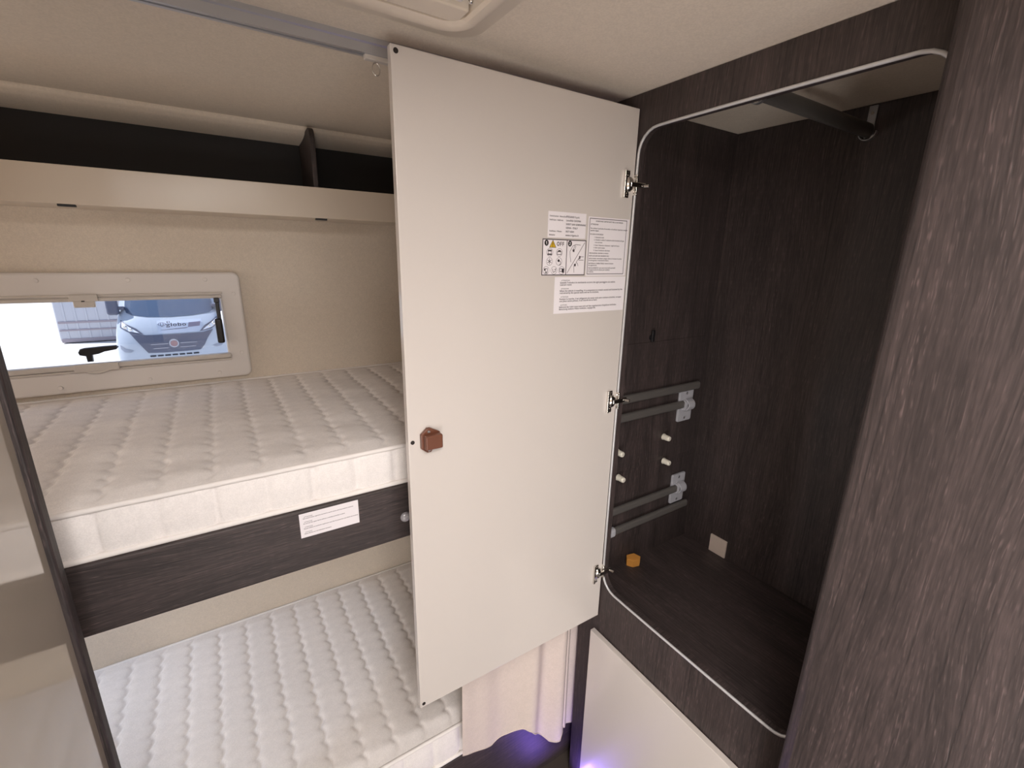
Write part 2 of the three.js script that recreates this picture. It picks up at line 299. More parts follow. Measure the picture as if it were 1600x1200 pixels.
// =====================================================================
// WARDROBE
// =====================================================================
const XW = 0.85, OP = { z0: -0.806, z1: -0.262, y0: 0.69, y1: 1.897, r: 0.05 };
const wardrobe = thing('wardrobe', 'tall dark wood wardrobe standing open beside the bunks', 'wardrobe');
{
  const s = poly([[-0.893, FY], [-0.2, FY], [-0.2, H - 0.001], [-0.893, H - 0.001]]); s.holes.push(rrect(new THREE.Path(), OP.z0, OP.z1, OP.y0, OP.y1, OP.r));
  part('front_frame', extX(s, XW, 0.018, 0, 14), M.wood, wardrobe);
  part('side_panel', [bx(XW + 0.018, 1.33, FY, H - 0.001, -0.893, -0.885, 0), bx(XW + 0.018, 1.33, FY, H - 0.001, -0.21, -0.2, 0)], M.wood, wardrobe);
  part('back_panel', bx(1.33, 1.343, FY, H - 0.001, -0.893, -0.2, 0), M.wood, wardrobe);
  part('wardrobe_floor', bx(XW + 0.018, 1.33, 0.64, 0.656, -0.885, -0.21, 0), M.wood, wardrobe, 'z');
  // light grey edging around the opening
  const P = [], add = (cz, cy, a0) => { for (let k = 0; k <= 8; k++) { const a = a0 + (k / 8) * Math.PI / 2; P.push([XW - 0.0005, cy + OP.r * Math.sin(a), cz + OP.r * Math.cos(a)]); } };
  add(OP.z1 - OP.r, OP.y0 + OP.r, -Math.PI / 2); add(OP.z1 - OP.r, OP.y1 - OP.r, 0); add(OP.z0 + OP.r, OP.y1 - OP.r, Math.PI / 2); add(OP.z0 + OP.r, OP.y0 + OP.r, Math.PI);
  part('opening_edging', tube(P, 0.0032, 260, true, 8), M.edging, wardrobe, 'y', 'light grey edging strip around the opening');
  part('access_panel', bx(0.89, 1.30, 0.995, 1.389, -0.885, -0.8825, 0.001), M.wood, wardrobe);
  part('turn_latch', [cyl(0.008, 0.008, 0.006, [1.046, 1.402, -0.885], [0, 0, 1]), bx(1.04, 1.052, 1.39, 1.424, -0.88, -0.874, 0.002)], M.black, wardrobe, 'y', 'small black turn latch');

  const door = part('door', bx(0.283, 0.8465, 0.586, 1.94, -0.826, -0.81, 0.0012, 2), M.cream, wardrobe, 'y', 'open cream wardrobe door seen from its inner side');
  for (const y of [1.783, 1.264, 0.742]) {
    const h = [bx(0.812, 0.818, y - 0.029, y + 0.029, -0.81, -0.803, 0.001), bx(0.817, 0.829, y - 0.029, y + 0.029, -0.81, -0.8065, 0.001)];
    const body = new THREE.SphereGeometry(0.017, 18, 10); body.scale(0.75, 1, 0.55); body.translate(0.829, y, -0.808); h.push(body);
    h.push(bx(0.826, 0.862, y - 0.0055, y + 0.0055, -0.806, -0.7975, 0.002, 2), bx(0.852, 0.876, y - 0.006, y + 0.006, -0.8055, -0.798, 0.003, 2), bx(0.846, 0.8505, y - 0.022, y + 0.022, -0.8115, -0.8005, 0.001));
    for (const e of [-1, 1]) { h.push(cyl(0.0042, 0.0036, 0.002, [0.8235, y + e * 0.0215, -0.8065], [0, 0, 1], 12), cyl(0.0035, 0.003, 0.003, [0.846, y + e * 0.017, -0.804], [-1, 0, 0.4], 12)); }
    h.push(cyl(0.0042, 0.0042, 0.012, [0.87, y - 0.001, -0.8], [0.4, 0, 1], 12));
    part('hinge', h, M.chrome, door, 'y', 'chrome hinge');
  }
  const lk = ext(poly([[0.3065, 1.247], [0.3065, 1.276], [0.32, 1.2885], [0.3265, 1.2885], [0.3475, 1.277], [0.3475, 1.251], [0.335, 1.2475], [0.327, 1.2365], [0.319, 1.2365]]), 0.008, 0.0015).translate(0, 0, -0.81);
  const latch = part('latch', [lk, bx(0.311, 0.3475, 1.247, 1.2765, -0.804, -0.788, 0.003, 2)], M.brown, door, 'y', 'brown plastic latch block');
  for (const y of [1.2815, 1.2425]) part('screw', cyl(0.0035, 0.003, 0.002, [0.3225, y, -0.802], [0, 0, 1], 12), M.chrome, door);
  for (const y of [1.931, 1.2615, 0.596]) part('screw_hole', cyl(0.0042, 0.0042, 0.0016, [0.2915, y, -0.8108], [0, 0, 1], 16), M.darkHole, door, 'y', 'small dark screw hole');
  part('lower_door', bx(0.832, 0.848, -0.1, 0.53, -0.822, -0.255, 0.0015, 2), M.cream, wardrobe, 'y', 'cream door below the wardrobe opening');
}

// ---------- printed labels ----------
function canvasTex(w, h, draw) {
  const c = document.createElement('canvas'); c.width = w; c.height = h; const x = c.getContext('2d');
  x.fillStyle = '#ffffff'; x.fillRect(0, 0, w, h); draw(x, w, h);
  const t = new THREE.CanvasTexture(c); t.colorSpace = THREE.SRGBColorSpace; return t;
}
function sticker(name, x0, x1, y0, y1, z, tex, parent, label) {
  const g = new THREE.PlaneGeometry(x1 - x0, y1 - y0), b = bx(x0, x1, y0, y1, z, z + 0.0003, 0);
  const uv = b.attributes.uv, n = b.attributes.normal; // only the front face shows the print
  for (let i = 0; i < uv.count; i++) if (n.getZ(i) < 0.5) uv.setXY(i, 0.004, 0.004);
  const o = new THREE.Mesh(b, mat({ map: tex, color: css('#e9e3e6'), roughness: 0.5 })); o.name = name; o.userData.label = label; o.castShadow = o.receiveShadow = true; parent.add(o); return o;
}
const door = wardrobe.children.find((o) => o.name === 'door');
sticker('address_label', 0.6045, 0.7085, 1.6605, 1.7125, -0.81, canvasTex(512, 256, (x) => {
  x.fillStyle = '#120d10'; x.font = 'bold 20px sans-serif';
  ['Constructor / Manufacturer', 'Indirizzo / Address', '', '', 'Telefono / Phone', 'Website'].forEach((s, i) => x.fillText(s.slice(0, 22), 18, 52 + i * 37));
  x.font = 'bold 25px sans-serif';
  ['TRIGANO S.p.A.', 'Località CUSONA', '53037 SAN GIMIGNANO', 'SIENA - ITALY', '0577 6501', 'www.trigano.it'].forEach((s, i) => x.fillText(s, 236, 52 + i * 37));
}), door, 'white address sticker with bold printed lines');
sticker('pictogram_label', 0.592, 0.7125, 1.582, 1.6575, -0.81, canvasTex(1024, 640, (x, w, h) => {
  x.strokeStyle = '#3a3034'; x.lineWidth = 16; x.strokeRect(8, 8, w - 16, h - 16); x.beginPath(); x.moveTo(560, 0); x.lineTo(560, h); x.stroke();
  const disc = (cx, cy, t) => { x.fillStyle = '#17100f'; x.beginPath(); x.ellipse(cx, cy, 46, 52, 0, 0, 7); x.fill(); x.fillStyle = '#fff'; x.font = 'bold 72px sans-serif'; x.fillText(t, cx - 20, cy + 26); };
  disc(90, 70, '1'); disc(630, 70, '2');
  x.fillStyle = '#e3bd2c'; x.strokeStyle = '#2a2114'; x.lineWidth = 8; x.beginPath(); x.moveTo(232, 22); x.lineTo(306, 146); x.lineTo(158, 146); x.closePath(); x.fill(); x.stroke();
  x.fillStyle = '#1b1510'; x.fillRect(226, 62, 12, 46); x.fillRect(226, 118, 12, 14);
  x.fillStyle = '#3a3336'; x.font = 'bold 96px sans-serif'; x.fillText('OFF', 318, 116);
  x.strokeStyle = '#776f72'; x.lineWidth = 6; const ring = (cx, cy) => { x.beginPath(); x.arc(cx, cy, 68, 0, 7); x.stroke(); };
  for (const [cx, cy] of [[170, 232], [390, 232], [170, 392], [390, 392], [100, 550], [280, 550], [460, 550]]) ring(cx, cy);
  x.fillStyle = '#3c3437'; x.strokeStyle = '#3c3437'; x.lineWidth = 10;
  x.fillRect(126, 190, 88, 26); x.fillRect(120, 256, 100, 24); x.strokeRect(136, 206, 68, 60);
  x.beginPath(); x.arc(390, 236, 46, Math.PI, 0); x.fill(); x.fillStyle = '#fff'; x.fillRect(352, 222, 76, 40); x.strokeRect(344, 218, 90, 50);
  for (let k = 0; k < 3; k++) { const a = Math.PI / 2 + k * Math.PI / 3; x.beginPath(); x.moveTo(170 + 50 * Math.cos(a), 392 + 50 * Math.sin(a)); x.lineTo(170 - 50 * Math.cos(a), 392 - 50 * Math.sin(a)); x.stroke(); }
  x.fillStyle = '#2c2427'; x.beginPath(); x.arc(380, 376, 24, 0, 7); x.fill(); x.beginPath(); x.arc(396, 416, 34, -1.6, 1.6); x.stroke();
  x.strokeRect(84, 520, 46, 56); x.fillRect(56, 516, 24, 40); x.fillRect(72, 588, 60, 14); x.beginPath(); x.moveTo(248, 520); x.lineTo(262, 584); x.lineTo(312, 572); x.lineTo(322, 522); x.lineTo(292, 540); x.stroke(); x.fillRect(470, 516, 46, 76); x.strokeRect(414, 520, 54, 50);
  x.strokeStyle = '#8a8285'; x.lineWidth = 12; x.beginPath(); x.moveTo(590, 600); x.lineTo(990, 40); x.stroke();
  x.strokeStyle = '#6b6366'; x.lineWidth = 9; x.beginPath(); x.moveTo(890, 90); x.lineTo(770, 84); x.lineTo(700, 110); x.lineTo(640, 210); x.lineTo(650, 300); x.lineTo(672, 400); x.stroke();
  x.beginPath(); x.moveTo(780, 110); x.lineTo(730, 210); x.lineTo(700, 190); x.lineTo(760, 96); x.stroke(); x.fillStyle = '#4b4346'; x.fillRect(706, 170, 40, 46);
  x.beginPath(); x.moveTo(980, 300); x.lineTo(880, 300); x.lineTo(860, 360); x.lineTo(980, 362); x.moveTo(870, 320); x.lineTo(800, 400); x.lineTo(840, 430); x.lineTo(850, 470); x.moveTo(800, 420); x.lineTo(750, 470); x.lineTo(760, 590); x.stroke(); x.fillRect(752, 430, 44, 44); x.fillRect(866, 286, 34, 52);
}), door, 'pictogram sticker with yellow warning triangle and OFF');
sticker('manual_label', 0.7155, 0.8415, 1.5805, 1.708, -0.81, canvasTex(640, 660, (x, w, h) => {
  x.strokeStyle = '#453b3f'; x.lineWidth = 7; x.strokeRect(22, 18, w - 60, h - 40);
  x.fillStyle = '#2a2225'; x.font = 'bold 20px sans-serif'; x.fillText('AVVERTENZE IMPORTANTI PER LA SICUREZZA', 110, 52);
  const L = (s, px, py, b) => { x.font = 'bold 19px sans-serif'; x.fillText(s, px, py); };
  L('ATTENZIONE', 36, 88, 1); L('Per evitare il pericolo di incendio e di asfissia rispettare sempre', 36, 132); L('quanto segue:', 36, 156); L('IN CASO DI INCENDIO', 36, 196, 1);
  L('1  Evacuare tutti', 100, 230); L('2  Chiudere subito il rubinetto della bombola del gas', 100, 258); L('   e la corrente', 100, 286); L('3  Dare l’allarme e chiamare i vigili del fuoco', 100, 318); L('4  Non usare acqua', 100, 346); L('5  Usare l’estintore alla base', 100, 376);
  L('PRECAUZIONI CONTRO IL FUOCO', 36, 408, 1); L('NON LASCIARE MAI BAMBINI SOLI', 36, 438, 1); L('VIE DI FUGA: controllare sempre dove si trovano le uscite', 36, 468, 1); L('di emergenza e mantenerle libere.', 36, 490, 1);
  L('MATERIALE COMBUSTIBILE: tenere lontano', 36, 524, 1); L('da apparecchi.', 36, 546); L('RISCALDAMENTO: non usare mai stufe portatili', 36, 576, 1); L('né apparecchi di cottura per scaldare', 36, 598); L('il veicolo.', 36, 620);
}), door, 'white text sticker with a thin black border');
sticker('notice_label', 0.6285, 0.8435, 1.4985, 1.5785, -0.81, canvasTex(1024, 384, (x) => {
  x.fillStyle = '#2a2226'; const T = [['⚠ ATTENZIONE', 'Quando il veicolo è in movimento occorre che ogni passeggero sia seduto', 'Lasciare vuoto'], ['⚠ ATTENTION', 'When the vehicle is travelling, it is compulsory to remain seated and fastened by the', 'restrained by the special seats and not to circulate.'], ['⚠ ATTENTION', 'Pendant la marche, il est obligatoire de rester assis avec ceinture attachée, occuper', 'une place assise prévue, il est interdit de se lever.'], ['⚠ ACHTUNG', 'Während der Fahrt muss man sich auf den zugelassenen Sitzplätzen befinden', 'Benutzung anderer Plätze verboten, angegurtet.']];
  T.forEach((b, i) => { const y = 44 + i * 86; x.font = '20px sans-serif'; x.fillText(b[0], 74, y); x.font = 'bold 22.5px sans-serif'; x.fillText(b[1], 72, y + 24); x.fillText(b[2], 72, y + 46); });
}), door, 'wide white notice sticker with four short paragraphs');

// ---------- things in the wardrobe ----------
{
  const r = thing('clothes_rail', 'dark oval hanging rail at the top of the wardrobe', 'clothes rail');
  const e = new THREE.CylinderGeometry(0.5, 0.5, 1.329 - 0.869, 24); e.rotateZ(Math.PI / 2); e.scale(1, 0.032, 0.018); e.translate((1.33 + 0.868) / 2, 1.915, -0.55);
  part('rod', e, M.tube, r, 'x');
  for (const [x0, x1] of [[1.317, 1.3293], [0.8687, 0.8765]]) {
    const b = part('bracket', [bx(x1 > 1 ? 1.3258 : x0, x1 > 1 ? x1 : 0.872, 1.9, 1.968, -0.559, -0.541, 0.001), (() => { const s = new THREE.Shape(); s.absarc(-0.55, 1.912, 0.0185, Math.PI, 0); s.lineTo(-0.5335, 1.912); s.absarc(-0.55, 1.912, 0.0165, 0, Math.PI, true); s.closePath(); return extX(s, x0, x1 - x0); })()], M.steel, r, 'y', 'bright metal rail bracket');
    part('screw', cyl(0.004, 0.003, 0.002, [x1 > 1 ? 1.3265 : 0.8715, 1.952, -0.55], [x1 > 1 ? -1 : 1, 0, 0], 12), M.chrome, b);
  }
}
function ovalTube(x0, x1, y, z, w, h) { const s = new THREE.Shape(), r = w / 2; s.absarc(z, y + h / 2 - r, r, 0, Math.PI); s.absarc(z, y - h / 2 + r, r, Math.PI, Math.PI * 2); s.closePath(); return extX(s, x0, x1 - x0, 0.0012, 8); }
const tubes = 'grey tubes on the wardrobe side';
for (const [x0, x1, y, label] of [[0.9, 1.282, 1.231, 'grey oval tube, topmost of the four on the wardrobe side'], [0.9, 1.236, 1.175, 'grey oval tube held by the upper clip bracket'], [0.9, 1.248, 0.872, 'grey oval tube held by the lower clip bracket'], [0.9, 1.298, 0.8, 'grey oval tube, lowest on the wardrobe side, with a blue-grey sleeve']]) {
  const t = thing('support_tube', label, 'tube', tubes, [0, 0, 0]);
  part('tube_body', ovalTube(x0, x1, y, -0.874, 0.016, 0.026), M.tube, t, 'x');
  if (y < 0.85) part('sleeve', ovalTube(0.915, 0.95, y, -0.874, 0.021, 0.032), M.clip, t, 'x', 'blue-grey end sleeve');
}
for (const [x, y, label] of [[1.218, 1.172, 'pale grey clip bracket around the upper wardrobe tube'], [1.235, 0.872, 'pale grey clip bracket around the lower wardrobe tube']]) {
  const b = thing('clip_bracket', label, 'bracket', 'clip brackets on the wardrobe side', [x, y, y > 1 ? -0.8818 : -0.8843]);
  const s = rrect(new THREE.Shape(), -0.02, 0.046, -0.056, 0.05, 0.006);
  const plate = part('plate', ext(s, 0.008, 0.002), M.clip, b);
  const c = new THREE.Shape(); c.absarc(0.009, 0, 0.0195, -Math.PI / 2, Math.PI / 2); c.lineTo(0, 0.0195); c.lineTo(0, 0.0155); c.lineTo(0.009, 0.0155); c.absarc(0.009, 0, 0.0155, Math.PI / 2, -Math.PI / 2, true); c.lineTo(0, -0.0155); c.lineTo(0, -0.0195); c.closePath();
  part('clip_jaw', extX(c, 0.004, 0.03, 0.001), M.clip, b);
  part('stop_ring', ovalTube(-0.004, 0.006, 0, 0.011, 0.022, 0.034), M.clip, b);
  for (const yy of [0.038, -0.044]) part('screw', cyl(0.0045, 0.004, 0.002, [0.012, yy, 0.0075], [0, 0, 1], 12), M.steel, b);
}
const pegNames = ['white shelf peg, upper right of the four', 'white shelf peg, upper left of the four by the door edge', 'white shelf peg, lower right of the four', 'white shelf peg, lower left of the four by the door edge'];
[[1.148, 1.075], [0.943, 1.068], [1.162, 0.988], [0.957, 0.982]].forEach(([x, y], i) => {
  const p = thing('shelf_peg', pegNames[i], 'peg', 'white shelf pegs', [x, y, -0.8825]);
  const pr = [[0, 0], [0.0105, 0], [0.0105, 0.003], [0.009, 0.005], [0.0085, 0.022], [0.0075, 0.0255], [0.005, 0.0265], [0, 0.0265]].map((q) => new THREE.Vector2(...q));
  const g = new THREE.LatheGeometry(pr, 20); g.rotateX(Math.PI / 2); part('shaft', g, M.peg, p);
  part('socket', cyl(0.003, 0.003, 0.0006, [0, 0, 0.0262], [0, 0, 1], 12), M.plasticGrey, p);
});
one('foam_offcut', extY(poly([[1.016, -0.866], [1.026, -0.848], [1.05, -0.842], [1.064, -0.852], [1.058, -0.876], [1.03, -0.882]]), 0.656, 0.026, 0.002), M.foam, 'orange foam offcut lying on the wardrobe floor', 'foam');
one('paper_tag', bx(1.3235, 1.33, 0.657, 0.719, -0.779, -0.72, 0.001), M.paper, 'small pale square pad at the foot of the wardrobe back', 'pad');

// =====================================================================
// BUNKS AND MATTRESSES
// =====================================================================
{
  const b = thing('upper_bunk', 'upper bunk with a dark wood front board', 'bunk');
  const fp = part('front_board', bx(XL + 0.004, 1.32, 0.966, 1.107, -0.955, -0.937, 0.006, 3), M.wood, b, 'x');
  part('base_board', bx(XL + 0.004, 1.32, 1.085, 1.1, -1.742, -0.956, 0), M.shelfCream, b, 'x');
  const kn = new THREE.SphereGeometry(0.0125, 20, 10, 0, Math.PI * 2, 0, Math.PI / 2); kn.rotateX(Math.PI / 2); kn.scale(1, 1, 0.7); kn.translate(0.312, 1.022, -0.937);
  part('button', kn, mat({ color: css('#a9a6ab'), roughness: 0.15, clearcoat: 1 }), fp, 'y', 'round grey button');
  sticker('bunk_label', 0.0865, 0.2065, 1.042, 1.098, -0.937, canvasTex(768, 360, (x) => {
    x.fillStyle = '#2c2528'; const T = [['⚠ ATTENZIONE', 'Non usare il letto superiore durante la marcia senza rete di protezione montata'], ['⚠ ATTENTION', 'Do not use the upper berth without a suitable protection in place'], ['⚠ ATTENTION', 'Ne pas utiliser la couchette supérieure sans filet de protection anti-chute mis en place'], ['⚠ ACHTUNG', 'Obere Betten nur mit Fallschutz benutzen']];
    T.forEach((q, i) => { x.font = '19px sans-serif'; x.fillText(q[0], 44, 62 + i * 76); x.font = 'bold 17px sans-serif'; x.fillText(q[1], 44, 84 + i * 76); });
  }), fp, 'white warning sticker with four printed lines');
}
{
  const b = thing('lower_bunk', 'lower bunk on a dark wood base', 'bunk');
  part('front_board', bx(XL + 0.004, 1.32, FY + 0.001, 0.148, -0.962, -0.944, 0.003), M.wood, b, 'x');
  part('base_board', bx(XL + 0.004, 1.32, 0.13, 0.147, -1.742, -0.963, 0), M.shelfCream, b, 'x');
}
const WR = lattice(20, 20);
function mattress(name, label, x0, x1, y0, y1, z0, z1, lineX, amp, wrinkle) {
  const g = thing(name, label, 'mattress');
  // quilted top: scalloped seams run across the bed, 83 mm apart
  const dx = 0.0042, dz = 0.0055, nx = Math.round((x1 - x0) / dx), nz = Math.round((z1 - z0) / dz), pos = new Float32Array((nx + 1) * (nz + 1) * 3), idx = [];
  const hgt = (x, z) => {
    const ph = z / 0.046, sc = (Math.abs(Math.sin(ph * Math.PI)) - 0.5) * 0.0105 + 0.003 * (noiseAt(WR, z * 12, x * 6) - 0.5);
    const t = (x - lineX - sc) / 0.083, f = t - Math.floor(t), a = f * 0.083, b = (1 - f) * 0.083;
    const p = (1 - Math.exp(-a / 0.005)) * (1 - 0.85 * Math.exp(-b / 0.009)) * (1 - 0.25 * b / 0.083);
    let h = amp * p;
    const e = Math.min(x - x0, x1 - x, z - z0, z1 - z); h *= clamp((e - 0.004) / 0.045, 0, 1);
    h += wrinkle * (noiseAt(WR, x * 9 + 3, z * 14) - 0.5) * clamp(e / 0.06, 0, 1);
    return y1 - 0.004 + h - 0.004 * (1 - clamp(e / 0.01, 0, 1));
  };
  for (let j = 0, k = 0; j <= nz; j++) for (let i = 0; i <= nx; i++) { const x = x0 + (x1 - x0) * i / nx, z = z0 + (z1 - z0) * j / nz; pos[k++] = x; pos[k++] = hgt(x, z); pos[k++] = z; }
  for (let j = 0; j < nz; j++) for (let i = 0; i < nx; i++) { const a = j * (nx + 1) + i, b = a + nx + 1; idx.push(a, b, a + 1, a + 1, b, b + 1); }
  const tg = new THREE.BufferGeometry(); tg.setAttribute('position', new THREE.BufferAttribute(pos, 3)); tg.setIndex(idx); tg.computeVertexNormals(); metreUV(tg, 'z');
  const top = new THREE.Mesh(tg, M.ticking); top.name = 'quilted_top'; top.castShadow = top.receiveShadow = true; g.add(top);
  // border all round with stitched divisions
  const per = [], n1 = 560, n2 = 40, inset = 0.004;
  for (let i = 0; i <= n1; i++) per.push([x0 + (x1 - x0) * i / n1, z1, 0, 1]);
  for (let i = 1; i <= n2; i++) per.push([x1, z1 + (z0 - z1) * i / n2, 1, 0]);
  for (let i = 1; i <= n2; i++) per.push([x1 + (x0 - x1) * i / n2, z0, 0, -1]);
  for (let i = 1; i <= n2; i++) per.push([x0, z0 + (z1 - z0) * i / n2, -1, 0]);
  const ny = 12, bp = [], bi = [];
  for (const [px, pz, ax, az] of per) for (let j = 0; j <= ny; j++) {
    const v = j / ny, q = az > 0 ? (px - lineX) / 0.086 : 0, f = q - Math.floor(q), st = az > 0 ? 0.007 * Math.exp(-Math.min(f, 1 - f) * 0.086 / 0.006) : 0;
    const o = -inset - st + 0.005 * Math.sin(Math.PI * v); bp.push(px + ax * o, y0 + 0.003 + (y1 - y0 - 0.006) * v, pz + az * o);
  }
  for (let i = 0; i + 1 < per.length; i++) for (let j = 0; j < ny; j++) { const a = i * (ny + 1) + j, b = a + ny + 1; bi.push(a, b, a + 1, a + 1, b, b + 1); }
  const bg = new THREE.BufferGeometry(); bg.setAttribute('position', new THREE.Float32BufferAttribute(bp, 3)); bg.setIndex(bi); bg.computeVertexNormals(); metreUV(bg, 'x');
  const bo = new THREE.Mesh(bg, M.border); bo.name = 'border'; bo.castShadow = bo.receiveShadow = true; g.add(bo);
  for (const y of [y1 - 0.006, y0 + 0.006]) {
    const r = 0.02, P = []; const c = (cx, cz, a0) => { for (let k = 0; k <= 4; k++) { const a = a0 + k / 4 * Math.PI / 2; P.push([cx + r * Math.cos(a), y, cz + r * Math.sin(a)]); } };
    const i0 = 0.003; c(x1 - r - i0, z1 - r - i0, 0); for (let k = 1; k < 8; k++) P.push([x1 - (x1 - x0) * k / 8, y, z1 - i0]); c(x0 + r + i0, z1 - r - i0, Math.PI / 2); c(x0 + r + i0, z0 + r + i0, Math.PI); for (let k = 1; k < 8; k++) P.push([x0 + (x1 - x0) * k / 8, y, z0 + i0]); c(x1 - r - i0, z0 + r + i0, Math.PI * 1.5);
    part('piping', tube(P, 0.0058, 240, true, 8), M.piping, g, 'x');
  }
  part('underside', bx(x0 + 0.006, x1 - 0.006, y0, y0 + 0.004, z0 + 0.006, z1 - 0.006, 0), M.ticking, g, 'z');
  return g;
}
mattress('upper_mattress', 'cream quilted mattress on the upper bunk below the window', XL + 0.01, 1.31, 1.107, 1.207, -1.742, -0.94, -0.05, 0.0075, 0.006);
mattress('lower_mattress', 'cream mattress with scalloped quilting on the lower bunk', XL + 0.01, 1.31, 0.149, 0.277, -1.742, -0.947, -0.065, 0.0105, 0.003);

// ---------- overhead shelf ----------
{
  const s = thing('overhead_shelf', 'open shelf under the ceiling with a cream front rail and dark back', 'shelf');
  part('fascia', bx(XL + 0.002, XR - 0.002, 1.7175, 1.8015, -1.518, -1.5, 0.0012, 2), M.shelfCream, s, 'x');
  part('shelf_board', bx(XL + 0.002, XR - 0.002, 1.722, 1.734, ZB + 0.001, -1.519, 0), M.shelfCream, s, 'x');
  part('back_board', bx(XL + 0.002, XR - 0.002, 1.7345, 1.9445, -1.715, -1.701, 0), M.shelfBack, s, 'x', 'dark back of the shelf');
  const d = new THREE.Shape(); d.moveTo(-1.52, 1.735); d.lineTo(-1.52, 1.93); d.quadraticCurveTo(-1.52, 1.964, -1.55, 1.964); d.lineTo(-1.62, 1.958); d.lineTo(-1.7, 1.943); d.lineTo(-1.7, 1.735); d.closePath();
  part('divider', extX(d, 0.283, 0.014, 0.002), M.wood, s, 'y', 'dark upright divider with a rounded top');
  for (const x of [-0.262, 0.293]) part('clip', bx(x - 0.016, x + 0.016, 1.712, 1.7178, -1.515, -1.502, 0.001), M.black, s, 'x', 'small dark clip under the front rail');
}

// ---------- curtain rail and curtain ----------
{
  const r = thing('curtain_rail', 'grey metal curtain track on the ceiling in front of the bunks', 'curtain rail');
  const s = poly([[-0.912, H - 0.024], [-0.905, H - 0.024], [-0.905, H - 0.02], [-0.899, H - 0.02], [-0.899, H - 0.024], [-0.892, H - 0.024], [-0.892, H - 0.01], [-0.8895, H - 0.008], [-0.8895, H], [-0.9145, H], [-0.9145, H - 0.008], [-0.912, H - 0.01]]);
  part('track', extX(s, -0.24, 1.08), M.alu, r, 'x');
  const gl = part('glider', bx(0.268, 0.312, H - 0.031, H - 0.022, -0.908, -0.896, 0.002, 2), M.plasticGrey, r, 'x');
  const ring = new THREE.TorusGeometry(0.0085, 0.001, 8, 24); ring.scale(0.8, 1.15, 1); ring.translate(0.288, H - 0.042, -0.902); part('ring', ring, M.chrome, gl, 'y', 'small wire ring');
}
{
  const c = thing('curtain', 'cream fabric curtain hanging gathered behind the wardrobe door', 'curtain');
  const nu = 220, nv = 110, x0 = 0.437, x1 = 0.9, hem = [[0, 0.225], [0.1, 0.2], [0.2, 0.178], [0.32, 0.178], [0.44, 0.186], [0.5, 0.166], [0.62, 0.09], [0.7, 0.046], [0.77, 0.04], [0.79, 0.06], [0.87, 0.04], [1, 0.03]];
  const hemAt = (u) => { let k = 0; while (k < hem.length - 2 && u > hem[k + 1][0]) k++; const [a, p] = hem[k], [b, q] = hem[k + 1]; return p + (q - p) * clamp((u - a) / (b - a), 0, 1); };
  const P = [], I = [], yTop = H - 0.026;
  for (let j = 0; j <= nv; j++) for (let i = 0; i <= nu; i++) {
    const u = i / nu, v = j / nv, y = yTop + (hemAt(u) - yTop) * v, fold = Math.sin(u * u * 19 + 2.2 + 0.9 * v) * 0.6 + Math.sin(u * 37 + 1.3) * 0.12 * (1 - v * 0.5);
    const am = (0.006 + 0.02 * Math.pow(v, 0.8)), z = -0.9075 + fold * am * (u > 0.84 ? 0.35 : 1) + (u < 0.8 ? 0.012 * v : 0.012 * v * clamp((0.88 - u) / 0.08, 0, 1)) - (u > 0.86 ? 0.008 : 0);
    P.push(x0 + (x1 - x0) * u + 0.006 * Math.sin(v * 5 + u * 9) * v, y, clamp(z, -0.931, -0.86));
  }
  for (let j = 0; j < nv; j++) for (let i = 0; i < nu; i++) { const a = j * (nu + 1) + i, b = a + nu + 1; I.push(a, b, a + 1, a + 1, b, b + 1); }
  const g = new THREE.BufferGeometry(); g.setAttribute('position', new THREE.Float32BufferAttribute(P, 3)); g.setIndex(I); g.computeVertexNormals(); metreUV(g, 'y');
  M.curtain.side = THREE.DoubleSide; const m = new THREE.Mesh(g, M.curtain); m.name = 'fabric'; m.castShadow = m.receiveShadow = true; c.add(m);
  const hp = []; for (let i = 0; i <= 60; i++) { const k = (nv * (nu + 1) + Math.round(i / 60 * nu)) * 3; hp.push([P[k], P[k + 1] + 0.001, P[k + 2]]); }
  part('hem', tube(hp, 0.0016, 200, false, 6), M.curtain, c, 'x');
}

